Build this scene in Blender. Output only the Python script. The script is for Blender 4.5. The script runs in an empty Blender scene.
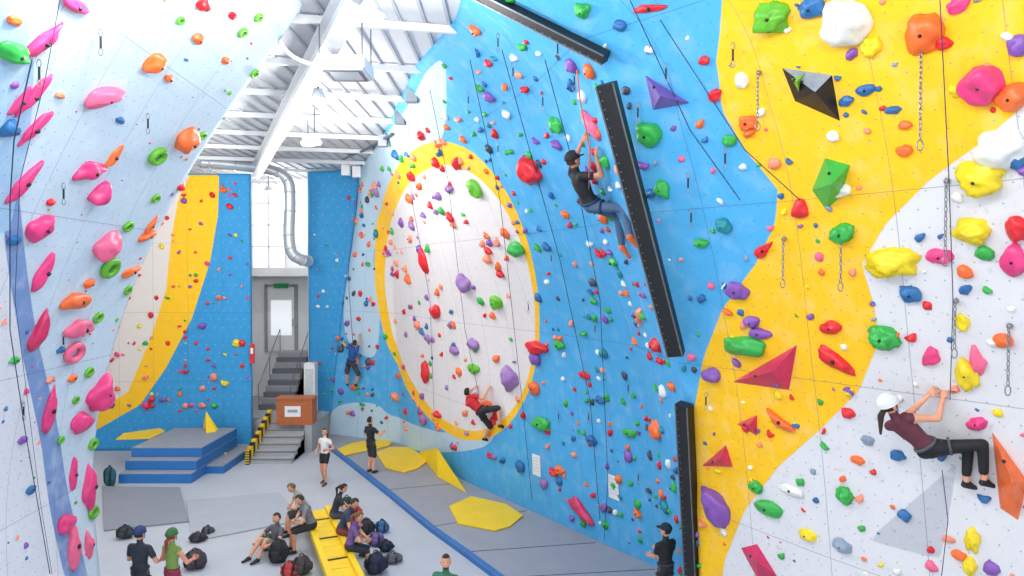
import bpy, bmesh, math, random
import numpy as np
from mathutils import Vector, Matrix, noise
from mathutils.bvhtree import BVHTree
from mathutils.interpolate import poly_3d_calc
random.seed(7)
S=bpy.context.scene
F=683.0; CAM=Vector((0,0,6.2)); PT=math.atan(13/F)
def V(*a): return Vector(a)
def ray(px,py):
    fw=V(0,math.cos(PT),-math.sin(PT)); up=V(0,math.sin(PT),math.cos(PT))
    return fw+V(1,0,0)*((px-512)/F)+up*((288-py)/F)
def P(px,py,Y):
    d=ray(px,py); return CAM+d*(Y/d.y)
def PZ(px,py,z):
    d=ray(px,py); return CAM+d*((z-CAM.z)/d.z)
cam=bpy.data.cameras.new('camera'); co=bpy.data.objects.new('camera',cam); S.collection.objects.link(co)
cam.sensor_width=36; cam.lens=F/1024*36; co.location=CAM; co.rotation_euler=(math.pi/2-PT,0,0); S.camera=co
cam.clip_start=.05
try:
    S.view_settings.view_transform='Standard'
except Exception: pass
# ---------- materials
def lin(c):
    return tuple(((x/255)/12.92 if x/255<=.04045 else ((x/255+.055)/1.055)**2.4) for x in c)+(1,)
MATS={}
def mat(name,c,rough=.55,var=.12,scale=8,metal=0,bump=0.0,emit=0):
    if name in MATS: return MATS[name]
    m=bpy.data.materials.new(name); m.use_nodes=True; nt=m.node_tree; N=nt.nodes; L=nt.links
    b=N['Principled BSDF']; b.inputs['Roughness'].default_value=rough; b.inputs['Metallic'].default_value=metal
    tc=N.new('ShaderNodeTexCoord'); nz=N.new('ShaderNodeTexNoise'); nz.inputs['Scale'].default_value=scale; nz.inputs['Detail'].default_value=4
    L.new(tc.outputs['Object'],nz.inputs['Vector'])
    mr=N.new('ShaderNodeMapRange'); mr.inputs[1].default_value=.3; mr.inputs[2].default_value=.7; mr.inputs[3].default_value=1-var; mr.inputs[4].default_value=1+var*.5
    L.new(nz.outputs[0],mr.inputs[0])
    mx=N.new('ShaderNodeVectorMath'); mx.operation='SCALE'; mx.inputs[0].default_value=lin(c)[:3]
    L.new(mr.outputs[0],mx.inputs['Scale']); L.new(mx.outputs[0],b.inputs['Base Color'])
    if bump:
        bp=N.new('ShaderNodeBump'); bp.inputs['Strength'].default_value=bump; L.new(nz.outputs[0],bp.inputs['Height']); L.new(bp.outputs[0],b.inputs['Normal'])
    if emit:
        b.inputs['Emission Color'].default_value=lin(c); b.inputs['Emission Strength'].default_value=emit
    MATS[name]=m; return m
def paint_mat(name,base,regions,hole=(60,70,90),grid=.2,seam=1.22,chalk=.3,holeamt=.7,scuff=.18):
    m=bpy.data.materials.new(name); m.use_nodes=True; nt=m.node_tree; N=nt.nodes; L=nt.links
    b=N['Principled BSDF']; b.inputs['Roughness'].default_value=.75
    def math_(op,a,bb=None,cl=False):
        n=N.new('ShaderNodeMath'); n.operation=op; n.use_clamp=cl
        for i,x in enumerate((a,bb)):
            if x is None: continue
            if isinstance(x,(int,float)): n.inputs[i].default_value=x
            else: L.new(x,n.inputs[i])
        return n.outputs[0]
    def mix(f,a,c):
        n=N.new('ShaderNodeMix'); n.data_type='RGBA'
        if isinstance(f,(int,float)): n.inputs[0].default_value=f
        else: L.new(f,n.inputs[0])
        for i,x in ((6,a),(7,c)):
            if isinstance(x,tuple): n.inputs[i].default_value=x
            else: L.new(x,n.inputs[i])
        return n.outputs[2]
    col=lin(base)
    for i,c in regions:
        at=N.new('ShaderNodeAttribute'); at.attribute_name='sd%d'%i
        f=math_('ADD',math_('MULTIPLY',at.outputs['Fac'],60),.5,True)
        col=mix(f,col,lin(c))
    uv=N.new('ShaderNodeUVMap'); uv.uv_map='UVMap'
    sp=N.new('ShaderNodeSeparateXYZ'); L.new(uv.outputs[0],sp.inputs[0])
    tc=N.new('ShaderNodeTexCoord')
    def nz(s,d=5):
        n=N.new('ShaderNodeTexNoise'); n.inputs['Scale'].default_value=s; n.inputs['Detail'].default_value=d
        L.new(tc.outputs['Object'],n.inputs['Vector']); return n.outputs[0]
    # chalk / scuffs
    n1=nz(3.5,9); f=math_('MULTIPLY',math_('MULTIPLY',math_('SUBTRACT',n1,.5),4,True),chalk); col=mix(f,col,(.85,.88,.92,1))
    n2=nz(14,6); f=math_('MULTIPLY',math_('MULTIPLY',math_('SUBTRACT',n2,.60),8,True),scuff); col=mix(f,col,lin((50,55,75)))
    # bolt holes
    row=math_('FLOOR',math_('DIVIDE',sp.outputs[1],grid))
    off=math_('MULTIPLY',math_('MODULO',row,2),.5)
    fu=math_('SUBTRACT',math_('FRACT',math_('ADD',math_('DIVIDE',sp.outputs[0],grid),off)),.5)
    fv=math_('SUBTRACT',math_('FRACT',math_('DIVIDE',sp.outputs[1],grid)),.5)
    r=math_('SQRT',math_('ADD',math_('MULTIPLY',fu,fu),math_('MULTIPLY',fv,fv)))
    f=math_('MULTIPLY',math_('LESS_THAN',r,.05),holeamt); col=mix(f,col,lin(hole))
    su=math_('LESS_THAN',math_('FRACT',math_('DIVIDE',sp.outputs[0],seam)),.008)
    sv=math_('LESS_THAN',math_('FRACT',math_('DIVIDE',sp.outputs[1],seam*2)),.004)
    f=math_('MULTIPLY',math_('MAXIMUM',su,sv),.5); col=mix(f,col,lin((40,70,110)))
    L.new(col,b.inputs['Base Color'])
    bp=N.new('ShaderNodeBump'); bp.inputs['Strength'].default_value=.2; L.new(nz(40,4),bp.inputs['Height']); L.new(bp.outputs[0],b.inputs['Normal'])
    return m
# ---------- mesh builder
class MB:
    def __init__(s): s.v=[]; s.f=[]; s.m=[]; s.mats=[]
    def mi(s,m):
        if m not in s.mats: s.mats.append(m)
        return s.mats.index(m)
    def add(s,vs,fs,m):
        o=len(s.v); k=s.mi(m); s.v+= [tuple(x) for x in vs]
        for f in fs: s.f.append(tuple(i+o for i in f)); s.m.append(k)
    def box(s,a,b,m):
        x0,y0,z0=a; x1,y1,z1=b
        s.add([(x0,y0,z0),(x1,y0,z0),(x1,y1,z0),(x0,y1,z0),(x0,y0,z1),(x1,y0,z1),(x1,y1,z1),(x0,y1,z1)],
              [(0,3,2,1),(4,5,6,7),(0,1,5,4),(1,2,6,5),(2,3,7,6),(3,0,4,7)],m)
    def beam(s,a,b,w,h,m,nor=V(0,0,1)):
        a=Vector(a);b=Vector(b); ax=(b-a).normalized(); sd=ax.cross(nor).normalized(); n=sd.cross(ax)
        vs=[]
        for p in (a,b):
            for i,j in ((-1,-1),(1,-1),(1,1),(-1,1)): vs.append(p+sd*(i*w/2)+n*(j*h/2))
        s.add(vs,[(0,1,2,3),(7,6,5,4),(0,4,5,1),(1,5,6,2),(2,6,7,3),(3,7,4,0)],m)
    def prism(s,pts,z0,z1,mt,ms=None):
        n=len(pts); s.add([(p[0],p[1],z1) for p in pts],[tuple(range(n))],mt)
        s.add([(p[0],p[1],z0) for p in pts]+[(p[0],p[1],z1) for p in pts],[(i,(i+1)%n,(i+1)%n+n,i+n) for i in range(n)],ms or mt)
    def capsule(s,a,b,ra,rb,m,n=10,flat=1,fn=None):
        a=Vector(a);b=Vector(b); ax=(b-a)
        if ax.length<1e-5: ax=V(0,0,1e-3)
        ax=ax.normalized(); x=fn if fn else (V(0,0,1) if abs(ax.z)<.9 else V(0,1,0))
        x=(x-ax*x.dot(ax)).normalized(); y=ax.cross(x)
        rings=[]
        for t in (60,30,0): rings.append((a-ax*ra*math.sin(math.radians(t)),ra*math.cos(math.radians(t))))
        for t in (0,30,60): rings.append((b+ax*rb*math.sin(math.radians(t)),rb*math.cos(math.radians(t))))
        s.loft([c for c,_ in rings],[(r*flat,r) for _,r in rings],x,y,a-ax*ra,b+ax*rb,m,n)
    def loft(s,cs,rs,x,y,p0,p1,m,n=12):
        vs=[]
        for c,(rx,ry) in zip(cs,rs):
            for k in range(n):
                t=2*math.pi*k/n; vs.append(c+x*(rx*math.cos(t))+y*(ry*math.sin(t)))
        fs=[]
        for i in range(len(cs)-1):
            for k in range(n):
                k2=(k+1)%n; fs.append((i*n+k,i*n+k2,(i+1)*n+k2,(i+1)*n+k))
        vs+= [p0,p1]; q=len(vs)-2; e=(len(cs)-1)*n
        for k in range(n):
            k2=(k+1)%n; fs.append((q,k2,k)); fs.append((q+1,e+k,e+k2))
        s.add(vs,fs,m)
    def tube(s,pts,r,m,n=8):
        pts=[Vector(p) for p in pts]; vs=[];prev=None
        for i,p in enumerate(pts):
            t=(pts[min(i+1,len(pts)-1)]-pts[max(i-1,0)]).normalized()
            x=prev if prev else (V(0,0,1) if abs(t.z)<.9 else V(1,0,0))
            x=(x-t*x.dot(t)).normalized(); prev=x; y=t.cross(x)
            for k in range(n):
                a=2*math.pi*k/n; vs.append(p+x*r*math.cos(a)+y*r*math.sin(a))
        fs=[(i*n+k,i*n+(k+1)%n,(i+1)*n+(k+1)%n,(i+1)*n+k) for i in range(len(pts)-1) for k in range(n)]
        fs.append(tuple(range(n))[::-1]); fs.append(tuple(range((len(pts)-1)*n,len(pts)*n)))
        s.add(vs,fs,m)
    def torus(s,c,x,y,rx,ry,r,m,n=18,k=8):
        z=x.cross(y).normalized(); vs=[]
        for i in range(n):
            t=2*math.pi*i/n; o=x*math.cos(t)+y*math.sin(t); p=c+x*rx*math.cos(t)+y*ry*math.sin(t)
            for j in range(k):
                a=2*math.pi*j/k; vs.append(p+o*r*math.cos(a)+z*r*math.sin(a))
        s.add(vs,[(i*k+j,((i+1)%n)*k+j,((i+1)%n)*k+(j+1)%k,i*k+(j+1)%k) for i in range(n) for j in range(k)],m)
    def ell(s,c,x,y,z,m,n=12,h=8,fn=None):
        vs=[];fs=[]
        for i in range(h+1):
            ph=-math.pi/2+math.pi*i/h
            for j in range(n):
                t=2*math.pi*j/n; d=V(math.cos(ph)*math.cos(t),math.cos(ph)*math.sin(t),math.sin(ph))
                if fn: d=fn(d)
                vs.append(c+x*d.x+y*d.y+z*d.z)
        for i in range(h):
            for j in range(n): fs.append((i*n+j,i*n+(j+1)%n,(i+1)*n+(j+1)%n,(i+1)*n+j))
        s.add(vs,fs,m)
    def obj(s,name,smooth=False,weld=0,bevel=0):
        me=bpy.data.meshes.new(name); me.from_pydata(s.v,[],s.f)
        for m in s.mats: me.materials.append(m)
        me.polygons.foreach_set('material_index',s.m)
        if smooth: me.polygons.foreach_set('use_smooth',[True]*len(s.f))
        o=bpy.data.objects.new(name,me); S.collection.objects.link(o)
        me.update()
        if bevel:
            b=o.modifiers.new('b','BEVEL'); b.width=bevel; b.segments=2; b.limit_method='ANGLE'
        return o
# ---------- walls: faceted along their length, gently curved in height
def hermite(col,zs):
    n=len(zs)
    if n<3: return lambda j,t: col[j].lerp(col[j+1],t)
    sl=[(col[j+1]-col[j])/(zs[j+1]-zs[j]) for j in range(n-1)]
    m=[sl[0]]+[(sl[j-1]*(zs[j+1]-zs[j])+sl[j]*(zs[j]-zs[j-1]))/(zs[j+1]-zs[j-1]) for j in range(1,n-1)]+[sl[-1]]
    def f(j,t):
        h=zs[j+1]-zs[j]; t2=t*t;t3=t2*t
        return col[j]*(2*t3-3*t2+1)+m[j]*(h*(t3-2*t2+t))+col[j+1]*(3*t2-2*t3)+m[j+1]*(h*(t3-t2))
    return f
class Wall:
    def __init__(s,name,cols,zs,paint,base,seamargs={},du=.12,thick=0):
        U=[0]; mid=min(1,len(zs)-1)
        for i in range(1,len(cols)): U.append(U[-1]+(cols[i][mid]-cols[i-1][mid]).length)
        s.vs=[];rows=[]
        VV=[0]
        for j in range(1,len(zs)): VV.append(VV[-1]+sum((c[j]-c[j-1]).length for c in cols)/len(cols))
        for j in range(len(zs)-1):
            n=max(1,int((VV[j+1]-VV[j])/du))
            for k in range(n+(1 if j==len(zs)-2 else 0)):
                t=k/n; s.vs.append(VV[j]*(1-t)+VV[j+1]*t); rows.append((j,t))
        full=[[hermite(c,zs)(j,t) for j,t in rows] for c in cols]
        s.P=[]; uvs=[]; s.us=[]
        for i in range(len(cols)-1):
            n=max(1,int((U[i+1]-U[i])/du))
            for k in range(n+(1 if i==len(cols)-2 else 0)):
                t=k/n; u=U[i]*(1-t)+U[i+1]*t; s.us.append(u)
                for a,b_,v in zip(full[i],full[i+1],s.vs): s.P.append(a.lerp(b_,t)); uvs.append((u,v))
        s.nu=len(s.us); s.nv=len(s.vs)
        nv=s.nv; s.F=[(i*nv+j,(i+1)*nv+j,(i+1)*nv+j+1,i*nv+j+1) for i in range(s.nu-1) for j in range(nv-1)]
        f=s.F[len(s.F)//2]; nn=(s.P[f[1]]-s.P[f[0]]).cross(s.P[f[3]]-s.P[f[0]])
        if nn.dot(s.P[f[0]]-CAM)>0: s.F=[q[::-1] for q in s.F]
        s.uv=uvs; s.bvh=BVHTree.FromPolygons(s.P,s.F)
        me=bpy.data.meshes.new(name); me.from_pydata([tuple(p) for p in s.P],[],s.F)
        me.polygons.foreach_set('use_smooth',[True]*len(s.F))
        ul=me.uv_layers.new(name='UVMap'); idx=np.zeros(len(me.loops),dtype=np.int32); me.loops.foreach_get('vertex_index',idx)
        A=np.array(uvs); ul.data.foreach_set('uv',A[idx].ravel())
        regs=[]
        for k,(pts,c,kind) in enumerate(paint):
            q=[s.uvof(*p) for p in pts]
            if kind: q=catmull(q)
            at=me.attributes.new('sd%d'%k,'FLOAT','POINT'); at.data.foreach_set('value',sdpoly(A,np.array(q)))
            regs.append((k,c))
        me.materials.append(paint_mat(name+'_paint',base,regs,**seamargs))
        s.o=bpy.data.objects.new(name,me); S.collection.objects.link(s.o)
        if thick:
            m=s.o.modifiers.new('s','SOLIDIFY'); m.thickness=thick; m.offset=-1
    def hit(s,px,py):
        d=ray(px,py).normalized(); l,n,i,_=s.bvh.ray_cast(CAM,d)
        if l is None:
            best=1e9
            for k in range(60):
                q=P(px,py,3+k*.45); l_,n_,i_,d_=s.bvh.find_nearest(q)
                if d_/q.y<best: best=d_/q.y; l,n,i=l_,n_,i_
        if n.dot(l-CAM)>0: n=-n
        return l,n,i
    def W(s,px,py,off=0):
        l,n,i=s.hit(px,py); d=(l-CAM).normalized()
        c=max(.4,-d.dot(n)); return l-d*(off/c)
    def uvof(s,px,py):
        l,n,i=s.hit(px,py); f=s.F[i]; w=poly_3d_calc([s.P[k] for k in f],l)
        return (sum(w[a]*s.uv[k][0] for a,k in enumerate(f)),sum(w[a]*s.uv[k][1] for a,k in enumerate(f)))
    def at(s,u,v):
        i=int(min(max(np.searchsorted(s.us,u)-1,0),s.nu-2)); j=int(min(max(np.searchsorted(s.vs,v)-1,0),s.nv-2))
        p=s.P[i*s.nv+j]; n=(s.P[(i+1)*s.nv+j]-p).cross(s.P[i*s.nv+j+1]-p).normalized()
        if n.dot(p-CAM)>0: n=-n
        a=(u-s.us[i])/(s.us[i+1]-s.us[i]); b=(v-s.vs[j])/(s.vs[j+1]-s.vs[j])
        q=p.lerp(s.P[(i+1)*s.nv+j],a)+(s.P[i*s.nv+j+1]-p)*b
        return q,n
def catmull(q,k=6):
    out=[];n=len(q)
    for i in range(n):
        p0,p1,p2,p3=[np.array(q[(i+d)%n]) for d in (-1,0,1,2)]
        for a in range(k):
            t=a/k; out.append(.5*((2*p1)+(-p0+p2)*t+(2*p0-5*p1+4*p2-p3)*t*t+(-p0+3*p1-3*p2+p3)*t**3))
    return out
def sdpoly(A,q):
    n=len(q); d=np.full(len(A),1e9); ins=np.zeros(len(A),bool)
    for i in range(n):
        a=q[i];b=q[(i+1)%n]; ab=b-a; L=max(ab@ab,1e-12); t=np.clip(((A-a)@ab)/L,0,1); d=np.minimum(d,np.linalg.norm(A-a-t[:,None]*ab,axis=1))
        c=((a[1]>A[:,1])!=(b[1]>A[:,1])); den=(b[1]-a[1]) if abs(b[1]-a[1])>1e-12 else 1e-12
        ins^=c&(A[:,0]<(b[0]-a[0])*(A[:,1]-a[1])/den+a[0])
    return np.where(ins,d+.002,-d)
ZS=[0,5,8,9,10.3]
RC=[[(-7.1,26.1),(-6.5,26.2),(-6.1,26.4),(-6.0,26.5),(-5.9,26.5)],
[(-4.03,24.6),(-4.2,24.4),(-4.4,24.0),(-4.7,24.0),(-5.0,23.8)],
[(-1.32,20.),(-1.7,19.7),(-2.4,18.9),(-2.8,18.8),(-3.5,19.2)],
[(0.47,17.6),(0.05,17.2),(-1.0,16.2),(-1.5,16.0),(-2.7,16.3)],
[(2.0,15.5),(1.4,15.0),(0.1,13.8),(-.4,13.5),(-1.9,13.5)],
[(3.05,14.1),(2.3,13.2),(1.0,11.8),(.5,11.3),(-.9,11.0)],
[(3.3,11.3),(2.55,10.6),(1.47,9.4),(1.1,9.0),(-.46,8.6)],
[(4.4,9.2),(3.8,8.9),(2.9,7.9),(2.4,7.6),(1.2,7.4)],
[(5.6,7.4),(5.0,7.2),(4.1,6.4),(3.7,6.1),(2.8,6.0)],
[(6.8,5.2),(6.2,5.2),(5.3,4.5),(4.9,4.3),(4.0,4.2)]]
RC=[[V(x,y,z) for (x,y),z in zip(c,ZS)] for c in RC]
def oval(cx,cy,rx,ry,tilt,n=20):
    t0=math.radians(tilt); o=[]
    for i in range(n):
        a=2*math.pi*i/n; x=rx*math.cos(a);y=ry*math.sin(a); o.append((cx+x*math.cos(t0)-y*math.sin(t0),cy+x*math.sin(t0)+y*math.cos(t0)))
    return o
yb=[(1040,92),(985,140),(930,180),(885,225),(862,265),(873,300),(880,340),(860,390),(820,430),(780,465),(745,510),(725,560),(716,620)]
PALE=(182,208,226); YEL=(252,194,20); WHT=(228,222,222); BLU=(74,168,222)
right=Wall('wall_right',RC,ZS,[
 ([(356,172),(342,230),(335,290),(347,338),(374,356),(380,300),(378,240),(400,165),(436,145),(446,110),(446,80),(437,62),(405,110)],PALE,1),
 ([(328,437),(330,415),(345,404),(375,404),(400,418),(440,432),(490,430),(480,448),(430,452),(395,446),(350,440)],PALE,1),
 (oval(457,291,80,151,-9),YEL,1),
 (oval(460,298,73,134,-9),WHT,1),
 ([(722,-60),(716,60),(722,110),(745,150),(778,190),(775,225),(755,265),(722,310),(703,360),(694,410),(692,500),(692,620)]+yb[::-1]+[(1040,-60)],YEL,0),
 (yb+[(1045,620)],(220,219,223),0),
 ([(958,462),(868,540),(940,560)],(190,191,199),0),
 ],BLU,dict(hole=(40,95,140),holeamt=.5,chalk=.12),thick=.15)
ZL=[0,3.18,8.1,10.3]
LC=[[(-7.45,12.5),(-7.54,12.5),(-5.48,11.8),(-3.18,10.5)],[(-7.2,9),(-7.25,9),(-5.2,8.4),(-3.0,7.3)],[(-6.8,5),(-6.8,5),(-4.9,4.6),(-2.8,3.6)],[(-6.5,2),(-6.5,2),(-4.6,2),(-2.6,1.5)]]
LC=[[V(x-.12 if z<4 else x,y,z) for (x,y),z in zip(c,ZL)] for c in LC]
left=Wall('wall_left',LC,ZL,[
 ([(0,235),(16,262),(30,330),(52,440),(84,600),(-30,600),(-30,235)],(224,226,234),0),
 ([(18,190),(34,320),(60,440),(92,600),(72,600),(42,450),(18,330),(4,220)],(120,150,200),1),
 ([(-20,-20),(22,-20),(34,60),(28,150),(10,230),(-20,240)],(160,196,226),0)],
 (200,219,233),dict(hole=(110,130,160),chalk=.3),thick=.15)
BC=[[V(-17.5,24,z) for z in (0,9.75)],[V(-9.2,24,z) for z in (0,9.75)]]
back=Wall('wall_back',BC,[0,9.75],[
 ([(219,175),(218,215),(210,262),(192,318),(166,368),(140,405),(70,445),(70,175)],YEL,0),
 ([(190,175),(178,200),(171,240),(166,290),(150,340),(128,392),(70,428),(70,175)],(226,216,208),0)],
 (48,148,206),dict(hole=(190,220,240),grid=.3,holeamt=.6,chalk=.03,scuff=.08),thick=.15)
MC=[[V(-7.9,26.5,z) for z in (0,5,8,10.2)],[c.copy() for c in (RC[0][0],RC[0][1],RC[0][2],RC[0][4])]]
pan=Wall('wall_back_panel',MC,[0,5,8,10.2],[],(48,148,206),dict(hole=(190,220,240),grid=.3,holeamt=.6,chalk=.03,scuff=.08),thick=.1)
# ---------- room shell
mwall=mat('plaster_white',(232,234,237),.8,.04,2)
mfloor=mat('floor_foam_grey',(180,185,194),.6,.05,1.2)
b=MB(); b.box((-18,-3,-.2),(9,31,0),mfloor); b.obj('floor')
mceil=mat('ceiling_panel',(214,217,222),.6,.03,1); mgap=mat('ceiling_rib',(180,185,192),.6,.03,1)
b=MB(); b.box((-18,-1,10.35),(9,31,10.5),mceil)
for i in range(70):
    x=-18+i*.385; b.box((x,-1,10.31),(x+.05,31,10.35),mgap)
b.obj('ceiling')
mst=mat('steel_white',(222,225,229),.4,.04,3)
b=MB()
A0=PZ(350,0,10.0);A1=PZ(262,160,10.0); d=(A1-A0).normalized()
for off in (-7,0,4.5):
    o=V(off,0,0)
    p0=A0-d*9+o; p1=A1+d*3.2+o
    b.beam(p0+V(0,0,-.2),p1+V(0,0,-.2),.3,.03,mst); b.beam(p0,p1,.05,.4,mst); b.beam(p0+V(0,0,.2),p1+V(0,0,.2),.3,.03,mst)
pd=V(.97,.2,0).normalized()
for k in range(12):
    c=A0+d*(-8+k*2.4); 
    b.beam(c-pd*12+V(0,0,.25),c+pd*5+V(0,0,.25),.08,.12,mst)
b.obj('trim_roof_beams')
b=MB(); YB=29.5
wx0,wx1=P(250,0,YB).x,P(284,0,YB).x; wz0,wz1=P(0,268,YB).z,P(0,182,YB).z
b.box((-18,YB,0),(wx0,YB+.2,10.4),mwall); b.box((wx1,YB,0),(-5,YB+.2,10.4),mwall); b.box((wx0,YB,0),(wx1,YB+.2,wz0),mwall); b.box((wx0,YB,wz1),(wx1,YB+.2,10.4),mwall)
b.obj('wall_end')
b=MB(); b.box((-18.2,11,0),(-18,31,10.4),mwall); b.obj('wall_side')
b=MB(); b.box((-7.95,26.6,0),(-7.8,YB,10.3),mwall); b.obj('wall_recess_right')
b=MB(); mfr=mat('frame_white',(230,232,234),.4,.03); mfg=mat('frame_grey',(150,155,160),.5); mfl=mat('frame_light',(200,206,212),.5)
for x in (wx0,wx0+(wx1-wx0)/2,wx1): b.box((x-.025,YB-.03,wz0),(x+.025,YB+.05,wz1),mfl)
for i in range(5):
    z=wz0+(wz1-wz0)*i/4; b.box((wx0,YB-.03,z-.02),(wx1,YB+.05,z+.02),mfl)
b.obj('window_1')
b=MB(); b.box((-12,28.6,6.15),(-7.95,YB,6.5),mst); b.obj('trim_mezzanine_beam')
dx0,dx1=P(264,0,YB-.1).x,P(294,0,YB-.1).x; dz=2.9
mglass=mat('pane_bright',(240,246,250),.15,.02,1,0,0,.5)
b=MB(); b.box((dx0,YB-.08,dz),(dx1,YB,5.7),mfr)
b.box((dx0+.2,YB-.1,3.6),(dx1-.2,YB-.07,5.1),mglass)
for x in (dx0,dx1): b.box((x-.06,YB-.14,dz),(x+.06,YB,5.8),mfg)
b.box((dx0,YB-.14,5.68),(dx1,YB,5.8),mfg); b.capsule((dx1-.12,YB-.16,4),(dx1-.12,YB-.16,4.3),.02,.02,mfg)
b.obj('door_1')
mdk=mat('dark_grey',(80,84,92),.6,.1); mmid=mat('mid_grey',(112,116,124),.6,.1)
mgs=mat('stair_grey',(165,168,173),.7,.08)
b=MB(); sx0,sx1=P(266,0,27.5).x,P(297,0,27.5).x
for i in range(10):
    z=.96+(i+1)*.2; b.box((sx0,26.4+i*.25,.96),(sx1,28.9 if i<9 else YB,z),mgs if i%2 else mmid)
for x in (sx0,sx1):
    b.tube([(x,26.4,1.9),(x,28.9,3.9)],.02,mmid); 
    for t in (0,.5,1): b.tube([(x,26.4+2.5*t,.96+2*t),(x,26.4+2.5*t,1.9+2*t)],.016,mmid)
b.obj('indoor_staircase')
b=MB(); lx0=P(244,0,22.3).x; lx1=P(288,0,22.3).x
b.box((-9.2,24.4,0),(-7.3,YB,.96),mgs); b.box((-12,25,0),(-9.2,YB,.96),mgs); b.box((-7.3,24.4,0),(-7.0,26.4,.96),mgs)
b.box((lx1,23.8,0),(-7.0,24.4,.96),mgs)
b.obj('landing_platform')
b=MB()
for i in range(6): b.box((lx0+.1,22.3+i*.35,0),(lx1,24.4,(i+1)*.16),mgs); b.box((lx0+.1,22.28+i*.35,(i+1)*.16-.03),(lx1,22.34+i*.35,(i+1)*.16+.004),mmid)
mhy=mat('hazard_yellow',(240,200,30),.5); mbk=mat('black_plastic',(18,19,22),.45)
for i in range(12):
    y=22.2+i*.18; z=.25+i*.085; b.box((lx0-.03,y,0),(lx0+.1,y+.18,z+.2),mhy if i%2 else mbk)
    b.box((lx0-.03,22.19,i*.04),(lx0+.1,22.2,i*.04+.04),mhy if i%2 else mbk)
b.obj('stairs_with_hazard_rail')
mw=mat('wood_orange',(178,98,52),.5,.2,14)
b=MB(); c=PZ(295,425,.96); b.box((c.x-.65,c.y,.96),(c.x+.6,c.y+.6,1.85),mw); b.box((c.x-.7,c.y-.04,1.85),(c.x+.65,c.y+.65,1.9),mw)
b.box((c.x-.35,c.y-.02,1.25),(c.x+.2,c.y,1.62),mfr); b.box((c.x-.25,c.y-.025,1.4),(c.x+.1,c.y-.015,1.5),mfg); b.obj('reception_desk')
b=MB(); c=P(311,400,25.6); b.box((c.x-.2,25.4,.96),(c.x+.2,25.8,2.9),mfr); b.box((c.x-.22,25.38,.96),(c.x+.22,25.82,1.05),mgs); b.box((c.x-.15,25.39,1.2),(c.x+.15,25.41,2.7),mfl); b.obj('white_cabinet')
b=MB(); c=P(255,353,24.0); b.box((-9.15,23.78,c.z-.35),(-9.0,23.84,c.z+.35),mat('red_sign',(205,40,45),.5)); b.box((-9.12,23.77,c.z),(-9.03,23.79,c.z+.2),mfr); b.obj('fire_equipment_sign')
b=MB(); c=P(281,337,YB-.2); b.box((c.x-.3,YB-.2,c.z+2.1),(c.x+.3,YB-.02,c.z+2.3),mat('green_sign',(30,150,80),.5)); b.obj('exit_sign')
md=mat('duct_metal',(200,204,208),.35,.06,4,.4)
def smooth(pts,k=6):
    o=[];n=len(pts)
    for i in range(n-1):
        p0,p1,p2,p3=pts[max(i-1,0)],pts[i],pts[i+1],pts[min(i+2,n-1)]
        for a in range(k):
            t=a/k; o.append(.5*((2*p1)+(-p0+p2)*t+(2*p0-5*p1+4*p2-p3)*t*t+(-p0+3*p1-3*p2+p3)*t**3))
    o.append(pts[-1]); return o
dp=smooth([P(200,162,24.2),P(235,165,24.6),P(270,170,25),P(287,180,25.2),P(290,200,25.3),P(289,235,25.3),P(292,253,25.3),P(302,260,25.5),P(309,261,26.2)])
b=MB(); b.tube(dp,.2,md,14)
for i in range(2,len(dp)-1,4):
    t=(dp[i+1]-dp[i-1]).normalized(); x=t.orthogonal().normalized(); b.torus(dp[i],x,t.cross(x),.2,.2,.025,md)
b.obj('ventilation_duct',True)
c=PZ(346,68,9.6); b=MB(); b.box((c.x-.38,c.y-.38,c.z-.1),(c.x+.38,c.y+.38,c.z+.1),mst); b.box((c.x-.34,c.y-.34,c.z-.13),(c.x+.34,c.y+.34,c.z-.09),mfr)
for s_ in (-1,1):
    b.box((c.x-.28,c.y+s_*.28-.03,c.z-.14),(c.x+.28,c.y+s_*.28+.03,c.z-.125),mmid); b.box((c.x+s_*.28-.03,c.y-.28,c.z-.14),(c.x+s_*.28+.03,c.y+.28,c.z-.125),mmid)
    for t_ in (-1,1): b.tube([(c.x+s_*.34,c.y+t_*.34,c.z+.08),(c.x+s_*.34,c.y+t_*.34,10.35)],.012,mmid)
b.tube(smooth([V(c.x-.36,c.y,c.z),V(c.x-.9,c.y-.2,c.z+.2),V(c.x-1.0,c.y-1.2,c.z+.7)]),.04,mfr)
b.obj('air_conditioner_unit',bevel=.02)
mem=mat('lamp_glow',(255,253,245),.4,0,1,0,0,9)
def lamp(p,pw):
    b=MB(); b.tube([p+V(0,0,.2),V(p.x,p.y,10.35)],.015,mdk)
    b.loft([p+V(0,0,.2),p+V(0,0,.12),p+V(0,0,.0)],[(.08,.08),(.12,.12),(.19,.19)],V(1,0,0),V(0,1,0),p+V(0,0,.22),p+V(0,0,-.0),mfl,18)
    b.loft([p+V(0,0,-.005),p+V(0,0,-.06)],[(.18,.18),(.15,.15)],V(1,0,0),V(0,1,0),p+V(0,0,.0),p+V(0,0,-.08),mem,18)
    b.obj('ceiling_or_fill_lamp',False)
    l=bpy.data.lights.new('lamp_light','POINT'); l.energy=pw; l.shadow_soft_size=.15; l.color=(1,.98,.945)
    lo=bpy.data.objects.new('lamp_light',l); lo.location=p+V(0,0,-.3); S.collection.objects.link(lo)
for px,py in ((370,15),(318,100),(308,143)): lamp(PZ(px,py,9.6),230)
for x,y in ((-3.5,6.5),(-1,4.5),(-1.5,1.5),(1.5,3),(-10.5,19.5),(-12,15),(-8.5,15),(-4.9,17),(-9.6,27)): lamp(V(x,y,9.5),230)  # last one is a fill lamp added to brighten the back recess
b=MB()
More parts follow.
